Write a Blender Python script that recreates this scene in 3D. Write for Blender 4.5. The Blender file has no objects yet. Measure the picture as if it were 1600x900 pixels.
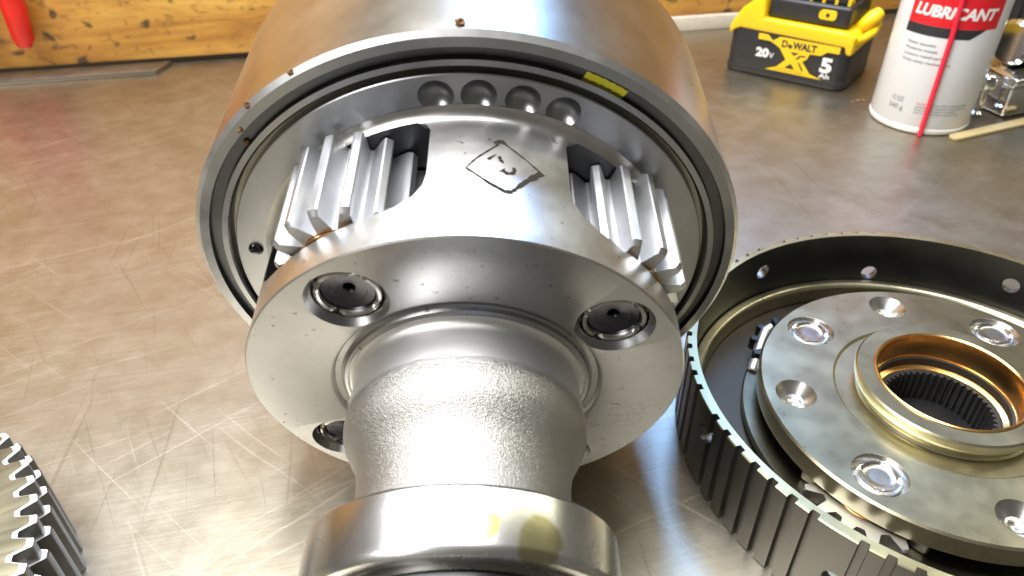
import bpy, bmesh, math, random
from mathutils import Vector, Matrix
random.seed(7)
PI = math.pi
rad = math.radians
S = bpy.context.scene
COL = S.collection

# ------------------------------------------------------------------ camera
FPX, PITCH, ROLL, CAMH = 1143.55, rad(36.0), rad(-0.55), 0.2178
cam_data = bpy.data.cameras.new('camera')
cam_data.sensor_width = 36.0
cam_data.lens = FPX / 1600 * 36.0
cam_data.clip_start = 0.01
cam_data.clip_end = 50
cam = bpy.data.objects.new('camera', cam_data)
COL.objects.link(cam)
_F = Vector((0, math.cos(PITCH), -math.sin(PITCH)))
_U = Vector((0, math.sin(PITCH), math.cos(PITCH)))
_R = Vector((1, 0, 0))
_R2 = math.cos(ROLL) * _R + math.sin(ROLL) * _U
_U2 = -math.sin(ROLL) * _R + math.cos(ROLL) * _U
cam.matrix_world = Matrix(((_R2.x, _U2.x, -_F.x, 0), (_R2.y, _U2.y, -_F.y, 0), (_R2.z, _U2.z, -_F.z, CAMH), (0, 0, 0, 1)))
cam_data.dof.use_dof = True
cam_data.dof.focus_distance = 0.235
cam_data.dof.aperture_fstop = 20
S.camera = cam

# ------------------------------------------------------------------ world and lamps
W = bpy.data.worlds.new('World'); S.world = W; W.use_nodes = True
bg = W.node_tree.nodes['Background']
bg.inputs['Color'].default_value = (0.43, 0.40, 0.34, 1)
bg.inputs['Strength'].default_value = 0.26

def area(name, loc, sx, sy, radiance, color, target=None):
    l = bpy.data.lights.new(name, 'AREA'); l.shape = 'RECTANGLE'; l.size = sx; l.size_y = sy
    l.energy = radiance * sx * sy * PI; l.color = color
    o = bpy.data.objects.new(name, l); COL.objects.link(o); o.location = loc
    if target is not None:
        o.rotation_euler = (Vector(target) - Vector(loc)).to_track_quat('-Z', 'Y').to_euler()
    return o
area('ceiling_lamp', (-0.38, 0.18, 1.25), 1.30, 0.56, 18.5, (0.98, 0.98, 1.0))
area('ceiling_lamp', (-0.10, 0.72, 1.25), 0.60, 0.46, 12.0, (0.98, 0.99, 1.0))
area('ceiling_lamp', (0.22, 1.16, 1.25), 0.44, 0.60, 22.0, (0.24, 0.48, 1.0))
area('ceiling_lamp', (1.05, 0.62, 1.20), 0.09, 1.30, 12.0, (1.0, 0.95, 0.70), (0.0, 0.4, 0))
area('front_fill', (-0.75, -0.35, 0.95), 0.45, 0.45, 13.0, (1.0, 0.98, 0.96), (0.0, 0.55, 0.1))  # unseen fill light, added to brighten the backboard, can and front faces
S.view_settings.view_transform = 'Standard'
S.view_settings.look = 'None'
S.view_settings.exposure = 0.0
S.view_settings.gamma = 1.0

# ------------------------------------------------------------------ material helpers
class NT:
    def __init__(s, name):
        s.m = bpy.data.materials.new(name); s.m.use_nodes = True
        s.t = s.m.node_tree; s.b = s.t.nodes['Principled BSDF']
    def n(s, typ, **kw):
        nd = s.t.nodes.new(typ)
        for k, v in kw.items(): setattr(nd, k, v)
        return nd
    def l(s, a, b): s.t.links.new(a, b)
    def set(s, **kw):
        for k, v in kw.items():
            s.b.inputs[k.replace('_', ' ')].default_value = v
    def math(s, op, a, b=None):
        nd = s.n('ShaderNodeMath', operation=op)
        for i, x in enumerate((a, b)):
            if x is None: continue
            if isinstance(x, (int, float)): nd.inputs[i].default_value = x
            else: s.l(x, nd.inputs[i])
        return nd.outputs[0]
    def coord(s): return s.n('ShaderNodeTexCoord').outputs['Object']
    def noise(s, vec, scale, detail=3, rough=0.55, dist=0.0):
        nd = s.n('ShaderNodeTexNoise'); nd.inputs['Scale'].default_value = scale
        nd.inputs['Detail'].default_value = detail; nd.inputs['Roughness'].default_value = rough
        nd.inputs['Distortion'].default_value = dist
        if vec is not None: s.l(vec, nd.inputs['Vector'])
        return nd.outputs['Fac']
    def ramp(s, fac, stops):
        nd = s.n('ShaderNodeValToRGB'); e = nd.color_ramp.elements
        while len(e) < len(stops): e.new(0.5)
        for i, (p, c) in enumerate(stops):
            e[i].position = p
            e[i].color = c if len(c) == 4 else (*c, 1)
        s.l(fac, nd.inputs['Fac']); return nd.outputs['Color']
    def mix(s, fac, a, b, blend='MIX'):
        nd = s.n('ShaderNodeMix', data_type='RGBA', blend_type=blend)
        for i, x in ((0, fac), (6, a), (7, b)):
            if isinstance(x, (int, float)): nd.inputs[i].default_value = x
            elif isinstance(x, tuple): nd.inputs[i].default_value = x if len(x) == 4 else (*x, 1)
            else: s.l(x, nd.inputs[i])
        return nd.outputs[2]
    def mapping(s, vec, rot=(0, 0, 0), scale=(1, 1, 1), loc=(0, 0, 0)):
        nd = s.n('ShaderNodeMapping'); s.l(vec, nd.inputs[0])
        nd.inputs[1].default_value = loc; nd.inputs[2].default_value = rot; nd.inputs[3].default_value = scale
        return nd.outputs[0]
    def bump(s, h, strength, dist=0.0005, normal=None):
        nd = s.n('ShaderNodeBump'); nd.inputs['Strength'].default_value = strength; nd.inputs['Distance'].default_value = dist
        s.l(h, nd.inputs['Height'])
        if normal is not None: s.l(normal, nd.inputs['Normal'])
        return nd.outputs[0]
    def remap(s, fac, a, b):
        nd = s.n('ShaderNodeMapRange'); s.l(fac, nd.inputs[0]); nd.inputs[3].default_value = a; nd.inputs[4].default_value = b
        return nd.outputs[0]

def steel(name, col, rough, turned=0.12, aniso=0.0, blotch=0.35, grain=0.0, specks=0.0, tint=None):
    """machined metal: turning rings about the local Z axis, blotchy roughness, oil tint"""
    k = NT(name); k.set(Metallic=1.0)
    co = k.coord()
    sp = k.n('ShaderNodeSeparateXYZ'); k.l(co, sp.inputs[0])
    r = k.math('SQRT', k.math('ADD', k.math('MULTIPLY', sp.outputs[0], sp.outputs[0]), k.math('MULTIPLY', sp.outputs[1], sp.outputs[1])))
    cb = k.n('ShaderNodeCombineXYZ'); k.l(r, cb.inputs[0]); k.l(sp.outputs[2], cb.inputs[1])
    ring = k.noise(cb.outputs[0], 1600, 4, 0.7)
    bl = k.noise(co, 55, 5, 0.6)
    fine = k.noise(co, 900, 3, 0.6)
    k.l(k.remap(bl, rough * (1 - blotch), rough * (1 + blotch)), k.b.inputs['Roughness'])
    c = k.mix(k.ramp(bl, [(0.3, (0, 0, 0)), (0.75, (1, 1, 1))]), tuple(x * 0.82 for x in col), col)
    if tint: c = k.mix(k.ramp(k.noise(co, 30, 4, 0.6), [(0.45, (0, 0, 0)), (0.7, (1, 1, 1))]), c, tint)
    if specks:
        c = k.mix(k.ramp(k.noise(co, 420, 2, 0.5), [(0.68, (0, 0, 0)), (0.76, (specks,) * 3)]), c, (0.05, 0.045, 0.04))
    k.l(c, k.b.inputs['Base Color'])
    h = k.math('ADD', k.math('MULTIPLY', ring, turned), k.math('MULTIPLY', fine, grain))
    k.l(k.bump(h, 1.0, 0.00006), k.b.inputs['Normal'])
    if aniso:
        k.set(Anisotropic=aniso)
        tg = k.n('ShaderNodeTangent', direction_type='RADIAL', axis='Z'); k.l(tg.outputs[0], k.b.inputs['Tangent'])
    return k.m

def plain(name, col, rough=0.5, metal=0.0, noise=0.15, scale=120, bump=0.0, coat=0.0, spec=0.5):
    k = NT(name); k.set(Metallic=metal, Coat_Weight=coat, Specular_IOR_Level=spec)
    co = k.coord(); n = k.noise(co, scale, 4, 0.6)
    k.l(k.mix(n, tuple(x * (1 - noise) for x in col), tuple(min(1, x * (1 + noise)) for x in col)), k.b.inputs['Base Color'])
    k.l(k.remap(n, rough * 0.8, rough * 1.2), k.b.inputs['Roughness'])
    if bump: k.l(k.bump(k.noise(co, scale * 6, 3), bump, 0.0003), k.b.inputs['Normal'])
    return k.m

M = {}
M['drum'] = steel('drum_steel', (0.58, 0.545, 0.46), 0.30, 0.30, 0.0, blotch=0.2)
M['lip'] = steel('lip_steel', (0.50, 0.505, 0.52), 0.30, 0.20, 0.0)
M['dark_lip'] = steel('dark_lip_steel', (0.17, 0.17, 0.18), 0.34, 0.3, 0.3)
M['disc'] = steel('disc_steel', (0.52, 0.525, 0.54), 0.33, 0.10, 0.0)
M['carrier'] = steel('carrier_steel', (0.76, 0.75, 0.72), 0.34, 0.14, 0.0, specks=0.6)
M['gear'] = steel('gear_steel', (0.66, 0.67, 0.685), 0.46, 0.0, grain=0.5)
M['flange'] = steel('flange_face_steel', (0.40, 0.40, 0.405), 0.30, 0.10, grain=0.35, specks=0.7)
M['chamfer'] = steel('chamfer_steel', (0.85, 0.85, 0.84), 0.40, 0.1)
M['dimple'] = steel('drilled_steel', (0.52, 0.53, 0.55), 0.30, 0.3)
M['pin'] = steel('pin_steel', (0.085, 0.085, 0.10), 0.27, 0.0, grain=0.3)
M['bearing'] = steel('bearing_steel', (0.66, 0.64, 0.59), 0.16, 0.10, 0.3)
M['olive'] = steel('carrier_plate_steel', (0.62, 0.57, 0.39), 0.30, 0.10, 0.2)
M['bright'] = steel('bright_steel', (0.70, 0.68, 0.63), 0.27, 0.08)
M['black_steel'] = steel('blackened_steel', (0.10, 0.10, 0.10), 0.36, 0.05, grain=0.3)
M['tooth_dark'] = steel('phosphate_steel', (0.22, 0.215, 0.205), 0.40, 0.0, grain=0.4)
M['rim_top'] = steel('rim_top_steel', (0.60, 0.54, 0.31), 0.35, 0.05)
M['floor'] = steel('floor_steel', (0.085, 0.075, 0.06), 0.5, 0.2)
M['gear_dark'] = steel('dark_gear_steel', (0.50, 0.49, 0.47), 0.40, 0.0, grain=0.35)
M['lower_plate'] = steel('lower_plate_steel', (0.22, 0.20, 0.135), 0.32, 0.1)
M['gear_face'] = steel('gear_face_steel', (0.25, 0.23, 0.155), 0.42, 0.05)
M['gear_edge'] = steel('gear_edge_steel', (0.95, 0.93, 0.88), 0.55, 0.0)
M['bronze'] = steel('bronze', (0.92, 0.58, 0.22), 0.24, 0.12, 0.0, tint=(0.78, 0.42, 0.12))
M['copper_washer'] = steel('copper_washer', (0.75, 0.40, 0.15), 0.30, 0.1)
M['chrome'] = plain('chrome', (0.78, 0.78, 0.76), 0.10, 1.0, 0.08)
M['black'] = plain('black_plastic', (0.018, 0.018, 0.020), 0.42, 0, 0.2, bump=0.15)
M['black_rubber'] = plain('black_rubber', (0.015, 0.015, 0.015), 0.5, 0, 0.2)
M['yellow'] = plain('yellow_plastic', (0.80, 0.52, 0.005), 0.40, 0, 0.06, bump=0.1)
M['white_print'] = plain('white_print', (0.78, 0.78, 0.76), 0.5, 0, 0.03)
M['black_print'] = plain('black_print', (0.02, 0.02, 0.025), 0.5, 0, 0.03)
M['grey_print'] = plain('grey_print', (0.22, 0.22, 0.24), 0.5, 0, 0.03)
M['red_print'] = plain('red_print', (0.62, 0.012, 0.02), 0.35, 0, 0.05)
M['can'] = plain('can_paint', (0.66, 0.67, 0.68), 0.36, 0.0, 0.04, scale=40, coat=0.2)
M['can_rim'] = plain('can_rim', (0.80, 0.79, 0.76), 0.30, 0.2, 0.05)
M['red_straw'] = plain('red_straw', (0.75, 0.02, 0.05), 0.30, 0, 0.05)
M['red_grip'] = plain('red_grip', (0.68, 0.015, 0.008), 0.38, 0, 0.08)
M['paint_mark'] = plain('yellow_paint', (0.86, 0.78, 0.03), 0.5, 0, 0.15, scale=500, bump=0.3)
M['ink'] = plain('ink', (0.03, 0.024, 0.017), 0.8, 0.0, 0.4, scale=900, spec=0.1)
M['oil'] = plain('black_oil', (0.006, 0.006, 0.006), 0.05, 0, 0.0)
M['strip'] = plain('steel_strip', (0.28, 0.25, 0.21), 0.42, 1.0, 0.2, scale=60)
M['pale_wood'] = plain('pale_wood', (0.46, 0.36, 0.18), 0.6, 0, 0.2, scale=200)
M['crumb'] = plain('rust_crumb', (0.20, 0.10, 0.04), 0.7, 0, 0.4, scale=800)

def m_cast():
    k = NT('rough_cast_steel'); k.set(Metallic=1.0)
    co = k.coord()
    a = k.noise(co, 3300, 2, 0.5); b = k.noise(co, 700, 2, 0.5)
    sp = k.n('ShaderNodeSeparateXYZ'); k.l(co, sp.inputs[0])
    edge = k.math('ADD', sp.outputs[2], k.math('MULTIPLY', k.noise(co, 260, 3), 0.0012))
    mr = k.n('ShaderNodeMapRange'); k.l(edge, mr.inputs[0]); mr.inputs[1].default_value = 0.0568; mr.inputs[2].default_value = 0.0592
    mask = mr.outputs[0]
    k.l(k.mix(mask, (0.90, 0.89, 0.87), (0.44, 0.43, 0.40)), k.b.inputs['Base Color'])
    k.l(k.remap(mask, 0.42, 0.40), k.b.inputs['Roughness'])
    h = k.math('MULTIPLY', k.math('ADD', a, k.math('MULTIPLY', b, 0.4)), mask)
    k.l(k.bump(h, 1.0, 0.00026), k.b.inputs['Normal'])
    return k.m
M['cast'] = m_cast()

def m_bearing():
    k = NT('bearing_race_steel'); k.set(Metallic=1.0)
    co = k.coord()
    sp = k.n('ShaderNodeSeparateXYZ'); k.l(co, sp.inputs[0])
    cb = k.n('ShaderNodeCombineXYZ'); k.l(sp.outputs[2], cb.inputs[0])
    line = k.noise(cb.outputs[0], 2500, 4, 0.7)
    col = (0.80, 0.795, 0.77)
    out = k.mix(k.noise(co, 60, 4), tuple(x * 0.85 for x in col), col)
    wob = k.n('ShaderNodeTexNoise'); wob.inputs['Scale'].default_value = 160; k.l(co, wob.inputs['Vector'])
    va = k.n('ShaderNodeVectorMath', operation='MULTIPLY_ADD'); k.l(wob.outputs['Color'], va.inputs[0])
    va.inputs[1].default_value = (0.006,) * 3; k.l(co, va.inputs[2])
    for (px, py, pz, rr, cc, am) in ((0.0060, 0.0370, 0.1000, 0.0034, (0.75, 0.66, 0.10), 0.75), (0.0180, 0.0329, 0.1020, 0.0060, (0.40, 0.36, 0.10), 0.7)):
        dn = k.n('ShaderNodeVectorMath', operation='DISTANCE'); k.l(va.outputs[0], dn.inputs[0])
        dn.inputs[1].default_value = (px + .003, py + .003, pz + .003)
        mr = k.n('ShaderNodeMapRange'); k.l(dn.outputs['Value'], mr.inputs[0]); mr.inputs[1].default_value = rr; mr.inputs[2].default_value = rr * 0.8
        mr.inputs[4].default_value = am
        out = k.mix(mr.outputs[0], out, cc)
    k.l(out, k.b.inputs['Base Color'])
    k.l(k.remap(k.noise(co, 90, 4), 0.20, 0.33), k.b.inputs['Roughness'])
    k.l(k.bump(line, 0.18, 0.00004), k.b.inputs['Normal'])
    return k.m
M['bearing'] = m_bearing()

def m_bench():
    k = NT('scratched_stainless'); k.set(Metallic=1.0)
    co = k.coord()
    warp = k.n('ShaderNodeTexNoise'); warp.inputs['Scale'].default_value = 6; warp.inputs['Detail'].default_value = 2; k.l(co, warp.inputs['Vector'])
    va = k.n('ShaderNodeVectorMath', operation='MULTIPLY_ADD'); k.l(warp.outputs['Color'], va.inputs[0]); va.inputs[1].default_value = (0.012,) * 3; k.l(co, va.inputs[2])
    wv = va.outputs[0]
    big = k.noise(co, 9, 5, 0.6)
    mid = k.noise(co, 60, 7, 0.7)
    brush = k.noise(k.mapping(k.mapping(co, rot=(0, 0, rad(-12))), scale=(14, 900, 1)), 1.0, 4, 0.65)
    def scr(ang, lng, wide, lo, hi, loc):
        n = k.noise(k.mapping(k.mapping(wv, rot=(0, 0, rad(ang))), scale=(lng, wide, 1), loc=loc), 1.0, 1.5, 0.5)
        return k.ramp(n, [(lo, (0, 0, 0)), (hi, (1, 1, 1))])
    light = scr(-43, 5, 520, 0.665, 0.72, (3, 1, 0))
    for args in ((-27, 6, 620, 0.675, 0.73, (9, 4, 0)), (-35, 9, 900, 0.67, 0.73, (4, 14, 0)), (38, 7, 700, 0.69, 0.74, (1, 7, 0)), (56, 9, 900, 0.70, 0.75, (6, 3, 0))):
        light = k.mix(1.0, light, scr(*args), 'ADD')
    dark = scr(55, 7, 520, 0.66, 0.73, (5, 2, 0))
    for args in ((70, 8, 600, 0.67, 0.74, (2, 8, 0)), (-46, 9, 700, 0.70, 0.76, (7, 12, 0)), (82, 6, 420, 0.68, 0.74, (12, 8, 0))):
        dark = k.mix(1.0, dark, scr(*args), 'ADD')
    c = k.mix(k.ramp(mid, [(0.35, (0, 0, 0)), (0.7, (1, 1, 1))]), (0.42, 0.392, 0.31), (0.50, 0.475, 0.395))
    c = k.mix(k.ramp(big, [(0.42, (0, 0, 0)), (0.72, (0.55, 0.55, 0.55))]), c, (0.35, 0.30, 0.20))
    c = k.mix(k.ramp(k.noise(co, 5.5, 6, 0.65, 0.8), [(0.50, (0, 0, 0)), (0.66, (0.5, 0.5, 0.5))]), c, (0.28, 0.235, 0.15))
    c = k.mix(k.ramp(brush, [(0.35, (0.35, 0.35, 0.35)), (0.6, (0, 0, 0))]), c, (0.34, 0.28, 0.21))
    c = k.mix(k.math('MULTIPLY', dark, 0.28), c, (0.20, 0.17, 0.14))
    c = k.mix(k.math('MULTIPLY', k.math('MULTIPLY', light, k.remap(big, 0.0, 1.0)), 0.25), c, (0.80, 0.75, 0.66))
    dn = k.n('ShaderNodeVectorMath', operation='DISTANCE'); k.l(k.mapping(wv, scale=(2.6, 1, 1), loc=(0.93, 0, 0)), dn.inputs[0]); dn.inputs[1].default_value = (0.03, 0.49, 0.015)
    pk = k.n('ShaderNodeMapRange'); k.l(dn.outputs['Value'], pk.inputs[0]); pk.inputs[1].default_value = 0.09; pk.inputs[2].default_value = 0.02; pk.inputs[4].default_value = 0.03
    c = k.mix(pk.outputs[0], c, (0.55, 0.25, 0.22))  # faint pink tint, the red handle's reflection painted into the bench colour
    k.l(c, k.b.inputs['Base Color'])
    ro = k.math('ADD', k.remap(mid, 0.32, 0.45), k.math('MULTIPLY', light, 0.05))
    k.l(ro, k.b.inputs['Roughness'])
    h = k.math('ADD', k.math('MULTIPLY', brush, 0.5), k.math('MULTIPLY', light, -0.09))
    h = k.math('ADD', h, k.math('MULTIPLY', dark, -0.2))
    n1 = k.bump(k.noise(co, 14, 3, 0.5), 0.25, 0.004)
    k.l(k.bump(h, 0.5, 0.00010, n1), k.b.inputs['Normal'])
    return k.m
M['bench'] = m_bench()

def m_wood():
    k = NT('stained_wood')
    co = k.coord()
    g = k.noise(k.mapping(co, scale=(7, 60, 55)), 1.0, 6, 0.62, 0.6)
    g2 = k.noise(k.mapping(co, scale=(30, 260, 240)), 1.0, 3, 0.6)
    big = k.noise(co, 11, 4, 0.6)
    c = k.ramp(g, [(0.25, (0.22, 0.085, 0.014)), (0.45, (0.52, 0.245, 0.038)), (0.62, (0.70, 0.39, 0.075)), (0.85, (0.78, 0.50, 0.14))])
    c = k.mix(k.ramp(big, [(0.35, (0.6, 0.6, 0.6)), (0.6, (0, 0, 0))]), c, (0.45, 0.20, 0.035))
    c = k.mix(k.math('MULTIPLY', k.ramp(g2, [(0.3, (1, 1, 1)), (0.5, (0, 0, 0))]), 0.35), c, (0.25, 0.11, 0.03))
    sp = k.noise(k.mapping(co, scale=(1, 1, 1.3), loc=(0.31, 0, 0.12)), 46, 2, 0.5, 0.3)
    c = k.mix(k.ramp(sp, [(0.60, (0, 0, 0)), (0.68, (0.9, 0.9, 0.9))]), c, (0.045, 0.028, 0.018))
    sp2 = k.noise(k.mapping(co, scale=(0.6, 1, 1), loc=(2.2, 0, 0.5)), 120, 3, 0.6, 0.5)
    c = k.mix(k.ramp(sp2, [(0.57, (0, 0, 0)), (0.72, (0.7, 0.7, 0.7))]), c, (0.16, 0.07, 0.02))
    k.l(c, k.b.inputs['Base Color'])
    k.set(Roughness=0.5)
    k.l(k.bump(g2, 0.3, 0.0008), k.b.inputs['Normal'])
    return k.m
M['wood'] = m_wood()

# ------------------------------------------------------------------ mesh helpers (millimetres in, metres out)
MM = 0.001
def finish(me, smooth=35):
    me.validate()
    if smooth:
        me.shade_smooth(); me.set_sharp_from_angle(angle=rad(smooth))
    else:
        me.shade_flat()
def obj(name, verts, faces, mat, parent=None, smooth=35, scale=MM, recalc=True):
    me = bpy.data.meshes.new(name)
    me.from_pydata([(x * scale, y * scale, z * scale) for x, y, z in verts], [], faces)
    if recalc:
        bm = bmesh.new(); bm.from_mesh(me); bmesh.ops.recalc_face_normals(bm, faces=bm.faces); bm.to_mesh(me); bm.free()
    for m in (mat if isinstance(mat, (list, tuple)) else [mat]): me.materials.append(m)
    finish(me, smooth)
    o = bpy.data.objects.new(name, me); COL.objects.link(o); o.parent = parent
    return o
def lathe(prof, seg=128, closed=True, origin=(0, 0, 0), fn=None):
    """prof: (r, z) list. closed: the profile is a loop (ring or solid of revolution)"""
    V, Fc, idx = [], [], []
    for r, z in prof:
        if r < 1e-6:
            idx.append([len(V)] * seg); V.append((origin[0], origin[1], origin[2] + z))
        else:
            row = []
            for i in range(seg):
                a = 2 * PI * i / seg; rr, zz = (r, z) if fn is None else fn(r, z, a)
                row.append(len(V)); V.append((origin[0] + rr * math.cos(a), origin[1] + rr * math.sin(a), origin[2] + zz))
            idx.append(row)
    n = len(prof)
    for j in range(n if closed else n - 1):
        A, B = idx[j], idx[(j + 1) % n]
        for i in range(seg):
            k = (i + 1) % seg
            f = []
            for q in (A[i], A[k], B[k], B[i]):
                if q not in f: f.append(q)
            if len(f) > 2: Fc.append(f)
    return V, Fc
def bevel_prof(prof, c):
    """cut each convex corner of a closed profile by c"""
    out = []; n = len(prof)
    for i, p in enumerate(prof):
        a, b = prof[i - 1], prof[(i + 1) % n]
        if p[0] < 1e-6: out.append(p); continue
        for q in (a, b):
            L = math.hypot(q[0] - p[0], q[1] - p[1]); t = min(c, L * 0.4) / max(L, 1e-9)
            out.append((p[0] + (q[0] - p[0]) * t, p[1] + (q[1] - p[1]) * t))
    return out
def boolean(o, cutters, op='DIFFERENCE'):
    for cobj in cutters:
        md = o.modifiers.new('b', 'BOOLEAN'); md.operation = op; md.solver = 'EXACT'; md.object = cobj
    bpy.context.view_layer.update()
    dg = bpy.context.evaluated_depsgraph_get()
    me = bpy.data.meshes.new_from_object(o.evaluated_get(dg))
    o.modifiers.clear(); old = o.data; o.data = me; bpy.data.meshes.remove(old)
    for cobj in cutters:
        d = cobj.data; bpy.data.objects.remove(cobj); bpy.data.meshes.remove(d)
    return o
def cutter(V, Fc, parent=None): return obj('cutter', V, Fc, [], parent, 0)
def xform(V, m): return [tuple(m @ Vector(v)) for v in V]
def empty(name, loc, rot=None):
    e = bpy.data.objects.new(name, None); e.empty_display_size = 0.02; COL.objects.link(e)
    if rot is not None: e.matrix_world = Matrix.Translation(loc) @ rot.to_4x4()
    else: e.location = loc
    return e
def tag(o, label, cat, group=None, kind=None):
    if label: o['label'] = label
    if cat: o['category'] = cat
    if group: o['group'] = group
    if kind: o['kind'] = kind
    return o
def prism(poly, z0, z1, cham=0.0):
    """poly: 2D outline; returns a solid between z0 and z1 with optional small top chamfer"""
    n = len(poly); V = []; Fc = []
    cx = sum(p[0] for p in poly) / n; cy = sum(p[1] for p in poly) / n
    layers = [(z0, 0), (z1 - cham, 0), (z1, cham)] if cham else [(z0, 0), (z1, 0)]
    for z, c in layers:
        for x, y in poly:
            L = math.hypot(x - cx, y - cy); f = (L - c) / L
            V.append((cx + (x - cx) * f, cy + (y - cy) * f, z))
    for j in range(len(layers) - 1):
        for i in range(n):
            k = (i + 1) % n; Fc.append((j * n + i, j * n + k, (j + 1) * n + k, (j + 1) * n + i))
    Fc.append(tuple(range(n))); b = (len(layers) - 1) * n; Fc.append(tuple(range(b, b + n)))
    return V, Fc
def box(x0, x1, y0, y1, z0, z1): return prism([(x0, y0), (x1, y0), (x1, y1), (x0, y1)], z0, z1)
def bevel_obj(o, w, seg=3):
    bm = bmesh.new(); bm.from_mesh(o.data)
    bmesh.ops.bevel(bm, geom=[e for e in bm.edges if len(e.link_faces) == 2 and e.calc_face_angle(0) > rad(30)], offset=w * MM, segments=seg, profile=0.5, affect='EDGES', clamp_overlap=True)
    bm.to_mesh(o.data); bm.free(); finish(o.data, 35); return o
def gear_poly(N, rr, rt, tipw=0.30, rootw=0.30, phase=0.0, steps=3):
    """outline of a gear: list of (x, y, radius_is_outer_fraction)"""
    P = []; p = 2 * PI / N
    for i in range(N):
        c = phase + i * p
        seq = [(-0.5 + rootw / 2, 0.0)]
        hw0 = 0.5 - rootw / 2; hw1 = tipw / 2
        for q in range(1, steps): t = q / steps; seq.append((-(hw0 + (hw1 - hw0) * t ** 0.8), t))
        seq += [(-hw1, 0.95), (-hw1 * 0.65, 1.0), (0.0, 1.0), (hw1 * 0.65, 1.0), (hw1, 0.95)]
        for q in range(steps - 1, 0, -1): t = q / steps; seq.append(((hw0 + (hw1 - hw0) * t ** 0.8), t))
        seq += [(hw0, 0.0), (0.5, -0.02)]
        for f, t in seq:
            a = c + f * p; r = rr + (rt - rr) * t; P.append((r, a, max(t, 0)))
    return P
def gear_mesh(P, rr, rt, bore, z0, z1, cham, centre=(0, 0), twist=0.0, band=0.0):
    V, Fc = [], []; n = len(P); ztop = z1
    for z, c in ((z0, cham), (z0 + cham, 0), (z1 - cham, 0), (z1, cham)):
        tw = twist * (z - z0) / (z1 - z0)
        for r, a, t in P:
            q = r - c * t * 1.1 - (band if band and z == ztop else 0)
            V.append((centre[0] + q * math.cos(a + tw), centre[1] + q * math.sin(a + tw), z))
    b = len(V)
    for z, tw in ((z0, 0), (z1, twist)):
        for r, a, t in P: V.append((centre[0] + bore * math.cos(a + tw), centre[1] + bore * math.sin(a + tw), z))
    for j in range(3):
        for i in range(n):
            k = (i + 1) % n; Fc.append((j * n + i, j * n + k, (j + 1) * n + k, (j + 1) * n + i))
    for i in range(n):
        k = (i + 1) % n
        Fc.append((i, k, b + k, b + i)); Fc.append((3 * n + i, 3 * n + k, b + n + k, b + n + i)); Fc.append((b + i, b + k, b + n + k, b + n + i))
    return V, Fc
def tube(pts, radii, seg=12):
    V, Fc = [], []
    P = [Vector(p) for p in pts]; up = Vector((0.13, 0.21, 0.97))
    for j, p in enumerate(P):
        d = (P[min(j + 1, len(P) - 1)] - P[max(j - 1, 0)]).normalized()
        x = d.cross(up).normalized(); y = x.cross(d); r = radii[j] if isinstance(radii, (list, tuple)) else radii
        for i in range(seg):
            a = 2 * PI * i / seg; V.append(tuple(p + r * (math.cos(a) * x + math.sin(a) * y)))
    for j in range(len(P) - 1):
        for i in range(seg):
            k = (i + 1) % seg; Fc.append((j * seg + i, j * seg + k, (j + 1) * seg + k, (j + 1) * seg + i))
    Fc.append(tuple(range(seg))); b = (len(P) - 1) * seg; Fc.append(tuple(range(b, b + seg)))
    return V, Fc
def text2d(body, size, bold=0.0, shear=0.0, width=None, space=1.0):
    """text outline as flat mesh in mm, left baseline at the origin"""
    cu = bpy.data.curves.new('t', 'FONT'); cu.body = body; cu.size = size; cu.offset = bold; cu.shear = shear; cu.space_character = space
    cu.resolution_u = 3
    to = bpy.data.objects.new('t', cu); COL.objects.link(to); bpy.context.view_layer.update()
    me = bpy.data.meshes.new_from_object(to.evaluated_get(bpy.context.evaluated_depsgraph_get()))
    bpy.data.objects.remove(to); bpy.data.curves.remove(cu)
    xs = [v.co.x for v in me.vertices]; x0, x1 = min(xs), max(xs)
    sc = (width / (x1 - x0)) if width else 1.0
    bm = bmesh.new(); bm.from_mesh(me); bpy.data.meshes.remove(me)
    for v in bm.verts: v.co.x = (v.co.x - x0) * sc
    return bm
def bm_obj(name, bm, fn, mat, parent, step=None):
    if step:
        x = min(v.co.x for v in bm.verts) + step; xe = max(v.co.x for v in bm.verts)
        while x < xe:
            bmesh.ops.bisect_plane(bm, geom=bm.verts[:] + bm.edges[:] + bm.faces[:], plane_co=(x, 0, 0), plane_no=(1, 0, 0)); x += step
    for v in bm.verts: v.co = Vector(fn(v.co.x, v.co.y)) * MM
    me = bpy.data.meshes.new(name); bm.to_mesh(me); bm.free(); me.materials.append(mat); finish(me, 30)
    o = bpy.data.objects.new(name, me); COL.objects.link(o); o.parent = parent
    return o

# ------------------------------------------------------------------ bench and backboard
bench = obj('bench_top', *box(-900, 900, -350, 900, -30, 0), M['bench'], None, 0)
tag(bench, 'scratched brushed stainless steel bench top', None, kind='structure')

WALL0 = Vector((-0.4367, 0.6165, 0)); WDIR = Vector((0.6025, 0.1136, 0)).normalized(); WNOR = Vector((WDIR.y, -WDIR.x, 0))
wrot = Matrix((WDIR, -WNOR, Vector((0, 0, 1)))).transposed()
def wall_pt(u, out, z):  # metres along the wall, out of it, up
    return WALL0 + WDIR * u + WNOR * out + Vector((0, 0, z))
board = empty('wooden_backboard', WALL0, wrot)
tag(board, 'stained yellow wooden backboard standing along the back of the steel bench', 'board')
o = obj('plank', *box(-700, 1500, 0, 24, 5, 230), M['wood'], board, 0); bevel_obj(o, 1.5, 2)
for z0 in (231.2,):
    o = obj('plank', *box(-700, 1500, 0.6, 24, z0, z0 + 198.6), M['wood'], board, 0); bevel_obj(o, 1.5, 2)

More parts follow.
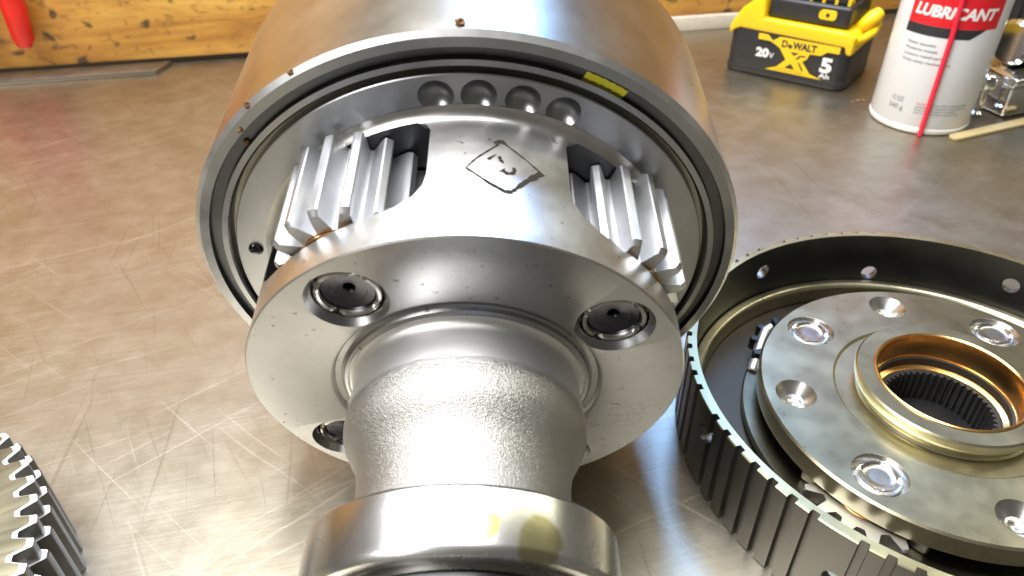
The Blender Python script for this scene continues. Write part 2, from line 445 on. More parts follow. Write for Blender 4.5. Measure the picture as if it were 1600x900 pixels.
def flat_bar(name, u0, u1, o0, o1, h, cut, label, mat):
    e = obj(name, *prism([(u0, -o1), (u1 - cut, -o1), (u1, -o0), (u0, -o0)], 0.2, h), mat, None, 0)
    e.matrix_world = Matrix.Translation(WALL0) @ wrot.to_4x4(); bevel_obj(e, 0.5, 2)
    return tag(e, label, 'bar', 'flat bars lying against the backboard')
flat_bar('flat_steel_bar', -600, 141, 2.5, 26, 3.5, 9, 'grey flat steel bar on the bench under the red plier handle', M['strip'])
flat_bar('flat_steel_bar', 560, 720, 1.5, 9, 13, 0, 'pale flat bar along the backboard beside the yellow and black battery', plain('pale_bar', (0.55, 0.50, 0.42), 0.5, 0.0, 0.2))

# pliers hanging on the backboard
pl = empty('pliers', wall_pt(0.0315, 0.0125, 0.0265), wrot)
tag(pl, 'pliers with red dipped handles hanging on the wooden backboard', 'pliers')
for sx in (1, -1):
    pts = [(sx * 16 - 14, 0, 0), (sx * 17 - 14, 0, 6), (sx * 19 - 14, 0, 30), (sx * 18 - 14, 0, 60), (sx * 11 - 14, 0, 95), (sx * 6 - 14, 0, 115)]
    obj('handle', *tube(pts, [5.5, 8.2, 9.2, 9.0, 8.0, 7.0], 16), M['red_grip'], pl, 60)
    obj('jaw', *tube([(sx * 6 - 14, 0, 113), (-sx * 5 - 14, 0, 140), (-sx * 3 - 14, 0, 180)], [6, 7, 3], 10), M['strip'], pl, 60)

# ------------------------------------------------------------------ main planetary assembly
AX = Vector((0.99997567, 0.00697561, 0)); BY = Vector((0.00161685, -0.23178037, 0.9727668)); DZ = Vector((0.00678565, -0.97274313, -0.231786))
MAINC = Vector((-0.01325984, 0.19559427, 0.0826019))
asm = empty('planetary_gear_assembly', MAINC, Matrix((AX, BY, DZ)).transposed())
tag(asm, 'large steel drum and planetary gear carrier with a protruding shaft lying on its side', 'gear assembly')
def pol(r, deg): t = rad(deg); return (r * math.sin(t), r * math.cos(t))   # angle from up, towards the right

drum_prof = [(85, -62), (85, -1.3), (83.6, 0), (80.9, 0), (80.5, -1.8), (77.7, -1.9), (77.3, -0.3), (75.6, -0.3), (75.0, -1.0), (74.6, -4.2), (71.0, -4.2),
             (71, -50), (30, -50), (30, -62), (78, -62), (83.6, -63.2)]
V, Fc = lathe(drum_prof, 256)
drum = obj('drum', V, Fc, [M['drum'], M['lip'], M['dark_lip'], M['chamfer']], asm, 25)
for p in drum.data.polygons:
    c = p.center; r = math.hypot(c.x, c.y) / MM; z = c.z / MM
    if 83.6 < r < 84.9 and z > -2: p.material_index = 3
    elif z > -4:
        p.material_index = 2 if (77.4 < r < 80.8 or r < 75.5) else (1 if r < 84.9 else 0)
disc_prof = [(73.3, -0.3), (73.3, -9), (20, -9), (20, -0.3)]
disc = obj('inner_disc', *lathe(bevel_prof(disc_prof, 0.3), 200), M['disc'], asm, 30)
cuts = []
for a in (-5.0, 4.4, 14.2, 23.8):
    x, y = pol(67.0, a)
    cuts.append(cutter(*lathe([(0, -3.9), (2.0, -3.4), (3.7, -1.9), (4.75, -0.25), (4.8, 1), (0, 1)], 40, False, (x, y, 0)), asm))
boolean(disc, cuts); finish(disc.data, 30)
disc.data.materials.append(M['dimple'])
for p in disc.data.polygons:
    c = p.center
    if math.hypot(c.x, c.y) > 0.060 and math.hypot(c.x, c.y) < 0.0725 and -0.006 < c.z < -0.00035: p.material_index = 1

# carrier body with four planet pockets
car_prof = [(12, -0.2), (64.3, -0.2), (63.0, 0.25), (61.9, 1.2), (61.25, 2.6), (61.1, 4.2), (61.1, 10), (61.1, 20), (61.1, 32), (61.1, 44.1), (60.7, 44.5),
            (38.6, 44.5), (37.9, 44.2), (37.2, 43.2), (35.6, 42.9), (34.9, 43.3), (34.5, 44.2), (33.6, 44.6), (32.6, 44.4), (12, 44.4)]
carrier = obj('carrier', *lathe(car_prof, 240), M['carrier'], asm, 25)
PINS = (-35, 55, 145, -125)
cuts = []
for a in PINS:
    x, y = pol(48.5, a)
    cuts.append(cutter(*lathe([(0, 2.2), (26.6, 2.2), (28.4, 3.2), (29.2, 5.5), (29.2, 22.5), (28.7, 26.5), (27.0, 30.0), (23.6, 32.9), (19.5, 34.4), (14, 35.0), (0, 35.0)], 72, False, (x, y, 0)), asm))
boolean(carrier, cuts)
cuts = []
for a in PINS:
    x, y = pol(48.0, a)
    cuts.append(cutter(*lathe([(0, 32), (8.05, 32), (8.05, 40.0), (8.9, 40.1), (9.1, 42.4), (10.5, 44.45), (10.6, 46), (0, 46)], 48, False, (x, y, 0)), asm))
boolean(carrier, cuts); finish(carrier.data, 28)
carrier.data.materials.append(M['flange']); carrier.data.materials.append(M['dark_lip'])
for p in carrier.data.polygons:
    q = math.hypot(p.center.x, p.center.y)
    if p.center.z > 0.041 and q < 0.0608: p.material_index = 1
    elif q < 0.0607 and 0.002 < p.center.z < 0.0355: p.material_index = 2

def stake_fn(r0, amp, cx=0.0):
    def fn(r, z, a):
        s = max(0.0, math.cos(4 * (a + 0.5))) ** 6
        if r > r0: return (r + amp * 0.5 * s, z - amp * s)
        return (r, z)
    return fn
for gi, a in enumerate(PINS):
    x, y = pol(48.5, a)
    ph = {0: 90.0, 1: 90 - 8.6, 2: 100, 3: 97}[gi]
    P = gear_poly(15, 13.2, 19.6, 0.33, 0.20, rad(ph - 5), 5)
    g = obj('planet_gear', *gear_mesh(P, 13.0, 19.6, 8.3, 3.0, 33.4, 1.2, (x, y)), M['gear'], asm, 32)
    obj('thrust_washer', *lathe(bevel_prof([(9, 33.7), (13.0, 33.7), (13.0, 34.7), (9, 34.7)], 0.2), 64, True, (x, y, 0)), M['copper_washer'], asm, 30)
    obj('thrust_washer', *lathe(bevel_prof([(9, 2.3), (12.4, 2.3), (12.4, 2.9), (9, 2.9)], 0.2), 64, True, (x, y, 0)), M['copper_washer'], asm, 30)
    x, y = pol(48.0, a)
    pin = [(0, 5), (7.9, 5), (7.9, 40.4), (8.6, 40.6), (8.65, 42.0), (8.2, 42.9), (7.6, 43.1), (7.15, 42.7), (6.95, 41.9), (6.6, 41.3), (5.4, 41.0), (4.6, 40.8), (4.5, 40.7), (3.2, 40.45), (1.7, 40.1), (1.4, 39.6), (1.2, 37.6), (0, 37.2)]
    pin_o = obj('planet_pin', *lathe(pin, 96, False, (x, y, 0), stake_fn(7.0, 1.5)), [M['pin'], M['bright']], asm, 24)
    for p in pin_o.data.polygons:
        q = math.hypot(p.center.x - x * MM, p.center.y - y * MM) / MM
        if 6.9 < q < 8.5 and p.center.z > 0.0415: p.material_index = 1

# output shaft with the rough cast neck, ending on the bench
sh = [(0, 30), (20, 30), (20, 43.2), (32.6, 43.2), (33.0, 44.6), (32.1, 45.2), (31.5, 46.2), (31.4, 48), (31.9, 52), (32.3, 57), (32.6, 61), (32.4, 63.5), (31.6, 66), (30.2, 68.5), (28.8, 71), (27.9, 73.5), (27.4, 76.5), (27.2, 80), (27.1, 85), (27.1, 90.4),
      (27.2, 91), (25.2, 91), (25.2, 112), (24.6, 112.4), (24.6, 180), (22, 181), (22, 226), (27.0, 227), (27.6, 228), (27.6, 239.5), (27.0, 240.2), (0, 240.2)]
obj('output_shaft', *lathe(sh, 160, False), M['cast'], asm, 40)
obj('bearing_ring', *lathe([(26.0, 91.2), (35.6, 91.2), (36.9, 91.6), (37.45, 92.4), (37.5, 94), (37.5, 104), (37.35, 105.0), (36.6, 106.2), (34.2, 106.6), (33.4, 106.4), (33.0, 105.4), (33.0, 103.4), (31.4, 103.0), (31.2, 104.2), (29.0, 104.4), (28.8, 106.2), (26.0, 106.4)], 200), M['bearing'], asm, 28)
obj('shaft_collar', *lathe(bevel_prof([(25.4, 106.8), (30.5, 106.8), (30.5, 111), (25.4, 111)], 0.5), 128), M['black_steel'], asm, 30)

# yellow paint dash on the lip, an oil drop, the pen mark on the web
def arc_patch(r0, r1, a0, a1, z, n=14):
    V = []; Fc = []
    for i in range(n + 1):
        a = a0 + (a1 - a0) * i / n
        w = 0.12 * math.sin(i * 2.3)
        for r in (r0 + w, r1 + w): V.append((*pol(r, a), z))
        for r in (r0 + w, r1 + w): V.append((*pol(r, a), z - 0.3))
    for i in range(n):
        b = 4 * i; Fc += [(b, b + 1, b + 5, b + 4), (b + 2, b + 3, b + 7, b + 6), (b, b + 2, b + 6, b + 4), (b + 1, b + 3, b + 7, b + 5)]
    Fc += [(0, 1, 3, 2), (4 * n, 4 * n + 1, 4 * n + 3, 4 * n + 2)]
    return V, Fc
obj('paint_mark', *arc_patch(77.7, 79.6, 24.2, 33.2, -1.55), M['paint_mark'], asm, 30)
x, y = pol(67.6, -80.2)
obj('oil_drop', *lathe([(2.3, -0.35), (2.25, 0.1), (1.9, 0.7), (1.2, 1.1), (0, 1.25)], 28, False, (x, y, 0)), M['oil'], asm, 60)
def on_web(s, a, up=0.07): return (*pol(61.1 + up, a), s)
def stroke(pts, w):
    """pen stroke on the carrier web; pts are (s, angle) pairs, w the width in mm"""
    V, Fc = [], []; dense = []
    for (s0, a0), (s1, a1) in zip(pts[:-1], pts[1:]):
        for i in range(6): t = i / 6; dense.append((s0 + (s1 - s0) * t, a0 + (a1 - a0) * t))
    dense.append(pts[-1]); n = len(dense)
    for i, (s, a) in enumerate(dense):
        s0, a0 = dense[max(i - 1, 0)]; s1, a1 = dense[min(i + 1, n - 1)]
        ds, da = s1 - s0, (a1 - a0) * rad(61.1); L = math.hypot(ds, da) or 1
        wi = (w[0] + (w[1] - w[0]) * i / (n - 1)) * random.uniform(0.6, 1.4) * 0.75
        for sg in (-1, 1): V.append(on_web(s + sg * wi * da / L, a - sg * wi * ds / L / rad(61.1)))
    for i in range(n - 1): Fc.append((2 * i, 2 * i + 1, 2 * i + 3, 2 * i + 2))
    return V, Fc
allV, allF = [], []
for pts, w in (([(21.1, 2.0), (17.4, 4.3), (11.4, 9.5)], (0.28, 0.5)), ([(11.0, 8.4), (10.0, 10.2), (11.2, 11.3)], (0.9, 0.6)), ([(10.6, 10.6), (15, 15.2), (19.5, 19.6)], (0.3, 0.35)),
               ([(19.4, 19.9), (24, 15.8), (28.6, 12.4)], (1.3, 0.5)), ([(21.2, 2.0), (26.4, 7.4), (28.8, 10.9), (28.6, 12.6)], (0.4, 0.9)),
               ([(17.6, 7.0), (16.2, 8.2), (15.4, 8.9)], (0.5, 0.3)), ([(16.0, 9.6), (17.4, 9.9), (18.4, 10.6)], (0.7, 0.4)), ([(21.0, 10.2), (22.1, 11.3), (21.9, 12.7), (20.6, 13.3), (19.6, 12.8)], (0.9, 0.45))):
    V, Fc = stroke(pts, w); b = len(allV); allV += V; allF += [tuple(i + b for i in f) for f in Fc]
obj('pen_mark', allV, allF, M['ink'], asm, 0)

# ------------------------------------------------------------------ clutch drum with the second planetary carrier, lying flat
cd = empty('clutch_drum', (0.1602, 0.1959, 0))
tag(cd, 'toothed dark clutch drum lying flat with a planetary carrier and bronze bushing inside', 'clutch drum')
def pc(r, deg): return (r * math.cos(rad(deg)), r * math.sin(rad(deg)))
RI, RS, RO, DZT = 91.6, 93.4, 95.3, 37.0
P = []
WIDE0 = 47.3
for i in range(80):
    a0 = WIDE0 + (i + 0.5) * 4.5
    if i % 8 == 7:
        for f in (0.0, 0.25, 0.5, 0.75): P.append((RO, rad(a0 + (f - 0.5) * 4.5), 1))
        continue
    for f, r in ((0.0, RO), (0.30, RO), (0.335, RS), (0.665, RS), (0.70, RO), (0.99, RO)): P.append((r, rad(a0 + (f - 0.5) * 4.5), 1 if r == RO else 0))
# wide tooth is centred on the oil hole: shift by half a pitch
P = [(r, a + rad(2.25 - 2.25), t) for r, a, t in P]
V, Fc = gear_mesh(P, RS, RO, RI, 0.0, DZT, 0.35)
dr = obj('toothed_drum', V, Fc, [M['tooth_dark'], M['rim_top'], M['black_steel']], cd, 25)
cuts = []
for i in range(10):
    a = WIDE0 + 36 * i; zz = 25.2 if i % 2 == 0 else 16.5
    m = Matrix.Translation(Vector((*pc(93.5, a), zz))) @ Matrix.Rotation(rad(a), 4, 'Z') @ Matrix.Rotation(PI / 2, 4, 'Y')
    V, Fc = lathe([(0, -6), (3.5, -6), (3.5, 6), (0, 6)], 28, False)
    cuts.append(cutter(xform(V, m), Fc, cd))
boolean(dr, cuts); finish(dr.data, 25)
for p in dr.data.polygons:
    c = p.center; r = math.hypot(c.x, c.y) / MM
    if p.normal.z > 0.6 and c.z / MM > 35: p.material_index = 1
    elif r < 91.7 and abs(p.normal.z) < 0.5: p.material_index = 2
    else: p.material_index = 0
obj('drum_floor', *lathe(bevel_prof([(18, 0.3), (91.4, 0.3), (91.4, 4), (18, 4)], 0.4), 160), M['floor'], cd, 25)
obj('ledge_ring', *lathe(bevel_prof([(86.4, 4.2), (91.3, 4.2), (91.3, 12.5), (88.0, 12.5), (86.4, 10.8)], 0.4), 160), M['olive'], cd, 25)
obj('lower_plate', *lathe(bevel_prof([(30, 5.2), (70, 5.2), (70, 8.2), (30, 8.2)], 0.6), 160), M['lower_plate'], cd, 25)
plate = obj('carrier_plate', *lathe([(26.4, 15), (64.8, 15), (65.9, 16), (66, 17), (66, 23.4), (65.2, 24.1), (38.8, 24.1), (38.2, 23.7), (37.8, 23.2), (30.6, 23.2), (29.6, 23.8), (29.2, 25), (29.2, 26.6), (30.4, 27.6), (32.4, 28.2), (33.2, 29.2), (33.2, 31.6), (32.6, 32.2), (26.4, 32.2)][:11] +
            [(30.8, 23.4), (30.2, 24.4), (30.6, 26), (32.0, 27.8), (32.4, 29), (32.4, 31.6), (31.8, 32.2), (26.2, 32.2)], 200), M['olive'], cd, 25)
cuts = []
PL = [43.4, 133.4, 223.4, 313.4]
for a in PL:
    x, y = pc(53.2, a)
    cuts.append(cutter(*lathe([(0, 10), (7.4, 10), (7.4, 21.6), (9.2, 23.8), (9.3, 26), (0, 26)], 48, False, (x, y, 0)), cd))
for a in (-2, 88, 178, 268):
    x, y = pc(54.3, a)
    cuts.append(cutter(*lathe([(0, 18.4), (2.3, 19.6), (2.6, 20.3), (3.4, 20.4), (7.0, 23.6), (7.5, 24.2), (7.6, 26), (0, 26)], 40, False, (x, y, 0)), cd))
boolean(plate, cuts); finish(plate.data, 25)
# bright faces inside the drilled cones
plate.data.materials.append(M['bright'])
for p in plate.data.polygons:
    c = p.center; r = math.hypot(c.x, c.y) / MM
    if 45 < r < 63 and 18 < c.z / MM < 24.05: p.material_index = 1
for i, a in enumerate(PL):
    x, y = pc(53.2, a)
    pin = [(0, 3), (7.3, 3), (7.3, 21.8), (7.1, 23.2), (6.6, 23.9), (5.9, 23.9), (5.4, 23.2), (5.1, 22.9), (3, 23.0), (0, 23.05)]
    obj('planet_pin', *lathe(pin, 64, False, (x, y, 0), stake_fn(5.5, 0.9)), M['bright'], cd, 50)
    P = gear_poly(14, 16.6, 22.6, 0.24, 0.34, rad(a), 4)
    obj('planet_gear', *gear_mesh(P, 16.6, 22.6, 7.8, 8.6, 14.4, 0.6, (x, y)), M['black_steel'] if i == 1 else M['gear_dark'], cd, 28)
    obj('thrust_washer', *lathe(bevel_prof([(9, 14.5), (12.6, 14.5), (12.6, 14.9), (9, 14.9)], 0.2), 64, True, (x, y, 0)), M['copper_washer'], cd, 30)
obj('bronze_bushing', *lathe([(24.2, 14.0), (26.1, 14.0), (26.1, 32.6), (25.6, 32.9), (25.0, 32.5), (24.7, 31.8), (24.7, 22.3), (24.2, 22.2)], 160), M['bronze'], cd, 30)
obj('seal_ring', *lathe([(23.3, 19.2), (24.65, 19.2), (24.65, 21.9), (23.3, 21.9)], 120), M['black_rubber'], cd, 30)
obj('bushing_seat', *lathe(bevel_prof([(21.2, 12), (24.1, 12), (24.1, 18.9), (21.2, 17.9)], 0.3), 120), M['bronze'], cd, 30)
def spline_ring(N, r0, r1, rout, z0, z1):
    V, Fc = [], []; n = N * 4
    for z in (z0, z1):
        for i in range(n): a = 2 * PI * i / n; r = r0 if i % 4 < 2 else r1; V.append((r * math.cos(a), r * math.sin(a), z))
        for i in range(n): a = 2 * PI * i / n; V.append((rout * math.cos(a), rout * math.sin(a), z))
    for i in range(n):
        k = (i + 1) % n
        Fc += [(i, k, 2 * n + k, 2 * n + i), (n + i, n + k, 3 * n + k, 3 * n + i), (i, k, n + k, n + i), (2 * n + i, 2 * n + k, 3 * n + k, 3 * n + i)]
    return V, Fc
obj('splined_bore', *spline_ring(48, 18.5, 19.8, 21.1, 0.4, 18.0), M['black_rubber'], cd, 25)
obj('bore_dark_disc', *lathe([(0, 4.1), (18.3, 4.1), (18.3, 5), (0, 5)], 64, False), M['black_steel'], cd, 30)  # black disc added to keep the bore dark and hide the bright bench

o = obj('retaining_tab', *tube([(*pc(67.6, 152), 8.3), (*pc(69.5, 140), 13), (*pc(70.2, 136), 16.0), (*pc(69.0, 134), 17.5)], [2.2, 2.2, 2.2, 1.8], 10), M['gear'], cd, 50)
# ------------------------------------------------------------------ gear at the lower left
lg = empty('spur_gear', (-0.2163, 0.1016, 0))
tag(lg, 'dark two tier toothed steel gear with bright chamfered tooth edges lying flat on the bench', 'gear')
P = gear_poly(60, 78.2, 82.8, 0.36, 0.26, rad(30.2), 2)
V, Fc = gear_mesh(P, 78.2, 82.8, 40, 20, 37.5, 0.45, band=1.25)
o = obj('upper_teeth', V, Fc, [M['tooth_dark'], M['gear_face'], M['gear_edge']], lg, 20)
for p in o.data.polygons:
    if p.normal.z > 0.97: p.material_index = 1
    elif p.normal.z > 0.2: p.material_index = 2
P = gear_poly(60, 80.2, 84.6, 0.36, 0.26, rad(30.2), 2)
V, Fc = gear_mesh(P, 80.2, 84.6, 40.3, 0.2, 30.7, 0.4)
o = obj('lower_teeth', V, Fc, [M['tooth_dark'], M['gear_edge']], lg, 25)
for p in o.data.polygons:
    if p.normal.z > 0.9 and p.center.z > 0.02: p.material_index = 1
P2, F2 = lathe(bevel_prof([(20, 0.5), (40, 0.5), (40, 33), (20, 33)], 0.8), 96)
obj('hub', P2, F2, M['olive'], lg, 30)

# ------------------------------------------------------------------ battery pack
bu = Vector((0.798, -0.603, 0)); bw = Vector((0.603, 0.798, 0))
brot = Matrix((bu, bw, Vector((0, 0, 1)))).transposed()
bat = empty('battery_pack', (0.1835, 0.6172, 0), brot)
tag(bat, 'yellow and black cordless tool battery pack standing on the bench beside the spray can', 'battery')
def rrect(x0, x1, y0, y1, r, n=6):
    P = []
    for cx, cy, a0 in ((x1 - r, y1 - r, 0), (x0 + r, y1 - r, 90), (x0 + r, y0 + r, 180), (x1 - r, y0 + r, 270)):
        for i in range(n + 1): a = rad(a0 + 90 * i / n); P.append((cx + r * math.cos(a), cy + r * math.sin(a)))
    return P
BW, BD = 98.0, 74.0
o = obj('base_shell', *prism(rrect(0, BW, 0, BD, 9), 0.3, 36.5), M['black'], bat, 0); bevel_obj(o, 1.6, 2)
o = obj('foot_band', *prism(rrect(-0.6, BW + 0.6, -0.6, BD + 0.6, 9), 1.0, 7), M['black'], bat, 0); bevel_obj(o, 1.2, 2)
# yellow shell: side profile across the width with sloped left shoulder
prof = [(-0.6, 30), (-0.5, 37), (3, 44), (8, 52), (15, 58), (23, 62), (25.5, 62), (26.5, 46), (88, 45.6), (95, 44.6), (98.4, 42), (98.6, 29), (94, 29.5), (92.5, 34.6), (8, 36.2), (4, 34)]
Vv, Ff = prism(prof, 0, 1)
o = obj('yellow_shell', [(x, (BD + 1.8) * z - 0.9, y) for x, y, z in Vv], Ff, M['yellow'], bat, 0); bevel_obj(o, 1.6, 3)
o = obj('shoulder_rail', *box(26.8, 90, 52, 73, 46.2, 60), M['yellow'], bat, 0); bevel_obj(o, 1.5, 2)
o = obj('terminal_block', *box(27, 90, 5, 64, 46.4, 62), M['black'], bat, 0); bevel_obj(o, 2.2, 3)
o = obj('terminal_cover', *box(31, 86, 11, 60, 62.2, 69), M['black'], bat, 0); bevel_obj(o, 2.0, 3)
for i in range(5):
    o = obj('terminal_slot', *box(39 + i * 9.6, 45.5 + i * 9.6, 10.6, 22, 63.0, 66.5), M['black_rubber'], bat, 0)
    o = obj('slot_divider', *box(46.2 + i * 9.6, 48.4 + i * 9.6, 9.6, 22, 62.1, 66.5), M['yellow'], bat, 0)
VB = Matrix(((1, 0, 0, 0), (0, 0, 1, 0.0029), (0, 1, 0, 0), (0, 0, 0, 1)))
o = obj('release_button', *prism(rrect(67, 80, 51.8, 58.6, 2.6), 0, 2.2), M['yellow'], bat, 0); o.data.transform(VB); finish(o.data, 30)
o = obj('button_mark', *prism(rrect(72.2, 75.0, 53.8, 56.8, 1.2), -0.3, 0.4), M['black_print'], bat, 0); o.data.transform(VB)
o = obj('latch', *tube([(94, 24, 43), (98, 25, 48), (102, 28, 53), (104, 32, 56)], [4.5, 5.5, 6, 4.5], 14), M['yellow'], bat, 50)
o = obj('latch_guard', *tube([(97.0, 8, 38.5), (101, 14, 39.5), (104.5, 24, 42), (104.5, 34, 46), (100, 42, 50)], [3.4, 3.2, 3.2, 3.2, 2.8], 12), M['yellow'], bat, 50)
fx = lambda x: 25 + (x - 33) * 1.10
fz = lambda z: z * 1.17
def front(poly, mat, name, d0=-1.0, d1=-0.75):
    V, Fc = prism(poly, 0, 1)
    return obj(name, [(fx(x), d0 + (d1 - d0) * z, fz(y)) for x, y, z in V], Fc, mat, bat, 0)
front([(33, 29.5), (40, 29.5), (44, 26), (49, 29.5), (92, 29.5), (92, 25), (84, 25), (80, 22.0), (72, 21.5), (71, 18.0), (68, 15.6), (75, 8.5), (84, 6.2), (42, 6.2), (50, 9.0), (56, 15.0), (50, 22), (47, 23.6), (42, 25.6), (33, 25.6)], M['yellow'], 'logo_patch')
def ftext(body, x, z, size, mat, width=None, bold=0.0, shear=0.0, name='lettering', d=-1.06):
    bm_obj(name, text2d(body, size, bold, shear, width), lambda u, v: (fx(x + u), d, fz(z + v)), mat, bat)
ftext('D', 51.0, 23.2, 6.4, M['black_print'], 4.4, 0.28); ftext('e', 55.6, 23.2, 5.0, M['black_print'], 3.2, 0.25); ftext('WALT', 58.9, 23.2, 6.4, M['black_print'], 17.4, 0.34)
ftext('20', 33.0, 14.2, 8.0, M['white_print'], 9.8, 0.4); ftext('V', 43.2, 14.2, 5.2, M['white_print'], 3.6, 0.05)
ftext('5', 81.0, 11.8, 13.0, M['white_print'], 8.2, 0.6); ftext('Ah', 81.4, 7.6, 4.4, M['white_print'], 7.6, 0.12)
ftext('LITHIUM ION', 50, 7.1, 1.7, M['black_print'], 20)
# dark counters of the two big letters
front([(58.4, 20.8), (64.6, 20.8), (61.2, 18.6)], M['black'], 'letter_gap', -1.12, -0.9)
front([(56, 9.4), (63.6, 9.4), (60.2, 13.0)], M['black'], 'letter_gap', -1.12, -0.9)
front([(64.4, 16.4), (66.2, 18.6), (69.8, 18.8), (69.4, 19.8), (65.2, 19.5), (62.9, 16.6)], M['black'], 'letter_gap', -1.12, -0.9)
front([(65.0, 14.6), (66.2, 14.8), (70.2, 9.4), (68.8, 9.4)], M['black'], 'letter_gap', -1.12, -0.9)

# ------------------------------------------------------------------ spray can
can = empty('spray_can', (0.2999, 0.5090, 0))
tag(can, 'white aerosol spray can of lubricant with a red band and a red straw', 'spray can')
CR = 33.0
obj('can_body', *lathe([(0, 3), (30.5, 3), (32.4, 4.2), (33, 5.4), (33, 60), (33, 150), (32.2, 153), (29, 158), (24, 164), (16, 168), (0, 169)], 96, False), M['can'], can, 40)
obj('bottom_rim', *lathe([(29.5, 0.4), (31.6, 0.2), (33.0, 1.0), (33.5, 2.4), (33.4, 3.8), (32.6, 4.6), (30.0, 4.4)], 96), M['can_rim'], can, 40)
obj('spray_cap', *lathe([(0, 168.6), (15, 168.6), (15, 178), (11, 182), (10, 196), (8, 198), (0, 198)], 48, False), M['red_straw'], can, 40)
def oncan(deg0):
    def fn(u, v, up=0.18): a = rad(deg0) + u / CR; return ((CR + up) * math.cos(a), (CR + up) * math.sin(a), v)
    return fn
def canpatch(name, a0, a1, z0, z1, mat, cut=0.0, up=0.10):
    n = 40; V = []; Fc = []
    for i in range(n + 1):
        a = a0 + (a1 - a0) * i / n
        zz = z0 if (a1 - a) * rad(CR) > cut else z0 + (cut - (a1 - a) * rad(CR)) / max(cut, 1e-6) * (z1 - z0) * 0.98
        for z in (zz, z1): V.append(((CR + up) * math.cos(rad(a)), (CR + up) * math.sin(rad(a)), z))
    for i in range(n): Fc.append((2 * i, 2 * i + 1, 2 * i + 3, 2 * i + 2))
    return obj(name, V, Fc, mat, can, 40, recalc=False)
canpatch('red_band', -166, -64, 73.0, 100, M['red_print'])
canpatch('black_band', -166, -78, 66.6, 72.9, M['black_print'], cut=9)
def ctext(body, deg, z, size, mat, width, bold=0.0, shear=0.0):
    f = oncan(deg); bm_obj('lettering', text2d(body, size, bold, shear, width), lambda u, v: f(u, v + z), mat, can, step=1.2)
ctext('LUBRICANT', -160.0, 79.2, 9.6, M['white_print'], 51.5, 0.42, 0.18)
for i, (t, w) in enumerate((('Stops squeaks', 19), ('Protects metals', 21), ('Loosens rusted parts', 26), ('Frees sticky mechanisms', 31))):
    ctext(t, -158.0, 60.2 - i * 3.9, 2.5, M['black_print'], w)
ctext('12 OZ', -155.5, 20.6, 4.6, M['grey_print'], 8.5, 0.05); ctext('340 g', -157.5, 15.0, 4.6, M['grey_print'], 10.5, 0.05)
ctext('DANGER:', -126, 21.2, 1.6, M['red_print'], 6.5)
for i, (t, w) in enumerate((('Harmful or fatal if swallowed. Read', 27), ('carefully other cautions on the back panel', 33), ('Keep out of reach of children', 27), ('Store in a cool dry place away from heat', 29))):
    ctext(t, -114 if i == 0 else -126, 21.2 - i * 2.1, 1.6, M['black_print'], w)
obj('straw', *tube([((CR + 2.2) * math.cos(rad(-112)), (CR + 2.2) * math.sin(rad(-112)), 0.6), ((CR + 2.0) * math.cos(rad(-113)), (CR + 2.0) * math.sin(rad(-113.5)), 70), ((CR + 1.8) * math.cos(rad(-118)), (CR + 1.8) * math.sin(rad(-118)), 140)], 1.7, 12), M['red_straw'], can, 50)

# ------------------------------------------------------------------ bits at the right edge
stick = obj('wooden_stick', *prism(rrect(0, 82, -4, 4, 3.9, 5), 0.2, 2.2), M['pale_wood'], None, 0)
stick.location = (0.3055, 0.4700, 0); stick.rotation_euler = (0, 0, rad(22)); bevel_obj(stick, 0.4, 2)
tag(stick, 'pale flat wooden stick on the bench at the foot of the spray can', 'stick')
cf = empty('chrome_fitting', (0.380, 0.532, 0), Matrix.Rotation(rad(18), 3, 'Z')); cf.scale = (1.25, 1.25, 1.25)
tag(cf, 'shiny chrome clamp fitting standing beside the spray can', 'fitting')
o = obj('block', *box(-22, 30, -16, 16, 0.3, 20), M['chrome'], cf, 0); bevel_obj(o, 2.5, 3)
o = obj('upper_plate', *prism([(-27, -20), (34, -20), (36, 6), (20, 18), (-20, 16)], 21, 25), M['chrome'], cf, 0); bevel_obj(o, 1.5, 3)
V, Fc = lathe([(0, -24), (11, -24), (13, -22), (13, 22), (11, 24), (0, 24)], 40, False)
obj('barrel', xform(V, Matrix.Translation((8, 2, 38.3)) @ Matrix.Rotation(PI / 2, 4, 'Y')), Fc, M['chrome'], cf, 35)
obj('ball_stud', *lathe([(0, 15), (3, 15.4), (5, 17.5), (5.6, 20), (5, 22.5), (3, 24.6), (0, 25.2)], 24, False, (-32, -6, 0)), M['chrome'], cf, 60)
obj('stud_stem', *lathe([(0, 0.3), (4, 0.3), (4, 2), (2.4, 3), (2.4, 16), (0, 16)], 24, False, (-32, -6, 0)), M['chrome'], cf, 40)
kb = empty('black_knob', (0.432, 0.622, 0))
tag(kb, 'dark ribbed round knob standing behind the chrome fitting', 'knob')
P = gear_poly(14, 18, 20, 0.5, 0.3, 0, 2)
o = obj('grip', *gear_mesh(P, 18, 20, 4, 22, 70, 2.0), M['black'], kb, 30)
obj('stem', *lathe([(0, 0.3), (12, 0.3), (12, 4), (8, 6), (8, 22), (0, 22)], 32, False), M['chrome'], kb, 40)
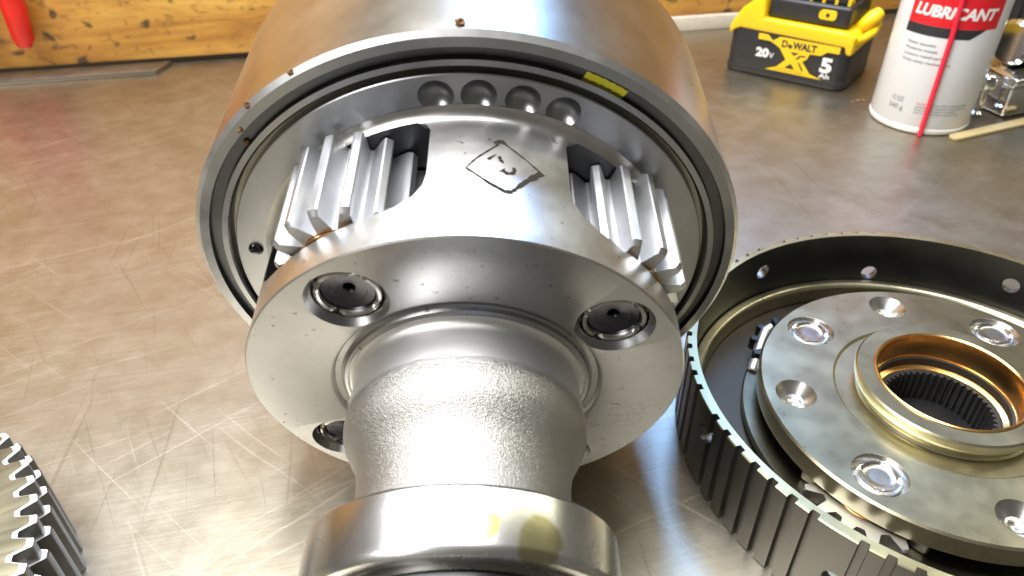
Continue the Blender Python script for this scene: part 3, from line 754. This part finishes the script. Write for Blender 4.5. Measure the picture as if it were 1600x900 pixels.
for i, (x, y, r) in enumerate(((268, 539.5, 1.8), (272.5, 541, 1.4), (263.5, 538, 1.1))):
    bm = bmesh.new(); bmesh.ops.create_icosphere(bm, subdivisions=2, radius=r * MM)
    for v in bm.verts: v.co *= random.uniform(0.7, 1.15); v.co.z *= 0.6
    me = bpy.data.meshes.new('rust_crumb'); bm.to_mesh(me); bm.free(); me.materials.append(M['crumb'])
    o = bpy.data.objects.new('rust_crumb', me); COL.objects.link(o); o.location = (x * MM, y * MM, r * 0.55 * MM)
    tag(o, ('largest of the tiny brown crumbs between the battery and the spray can', 'mid sized brown crumb lying nearest the spray can', 'smallest brown crumb lying nearest the battery')[i], 'crumb', 'crumbs on the bench')

# ------------------------------------------------------------------ chips stuck to the drum lip
LIPM = Matrix.Translation(MAINC) @ Matrix((AX, BY, DZ)).transposed().to_4x4()
for i, (r, a, z, q) in enumerate(((84.7, -29.3, -0.8, 0.9), (84.6, -40.3, -0.6, 1.0), (81.8, -45.6, 0.3, 0.8), (78.4, -48.4, -1.4, 1.0), (85.4, 0.9, -3.0, 1.3))):
    bm = bmesh.new(); bmesh.ops.create_icosphere(bm, subdivisions=2, radius=q * MM)
    for v in bm.verts: v.co *= random.uniform(0.6, 1.2); v.co.y *= 0.6
    me = bpy.data.meshes.new('metal_chip'); bm.to_mesh(me); bm.free(); me.materials.append(M['crumb'])
    o = bpy.data.objects.new('metal_chip', me); COL.objects.link(o); o.location = LIPM @ (Vector((*pol(r, a), z)) * MM)
    tag(o, ('tiny brown chip stuck on the chamfered outer edge of the large drum', 'tiny brown chip stuck on the chamfered outer edge of the large drum', 'tiny brown chip stuck on the flat lip face of the large drum', 'tiny brown chip lying in the dark groove of the large drum lip',
            'brown chip on top of the large drum just behind its lip')[i], 'chip', 'chips on the drum lip')

# ------------------------------------------------------------------ sub-parts hang from the part they sit on
def kids(root): return [o for o in bpy.data.objects if o.parent == root]
def base(o): return o.name.split('.')[0]
def under(root, part, names, test=None):
    p = next(o for o in kids(root) if base(o) == part)
    for o in kids(root):
        if base(o) in names and o is not p and (test is None or test(o)): o.parent = p
under(asm, 'drum', ('paint_mark',)); under(asm, 'carrier', ('pen_mark',)); under(asm, 'inner_disc', ('oil_drop',))
under(cd, 'bronze_bushing', ('seal_ring', 'bushing_seat'))
under(bat, 'release_button', ('button_mark',)); under(bat, 'terminal_cover', ('terminal_slot', 'slot_divider'))
under(bat, 'base_shell', ('logo_patch', 'lettering', 'letter_gap', 'foot_band'))
under(can, 'can_body', ('red_band', 'black_band', 'lettering', 'bottom_rim'))
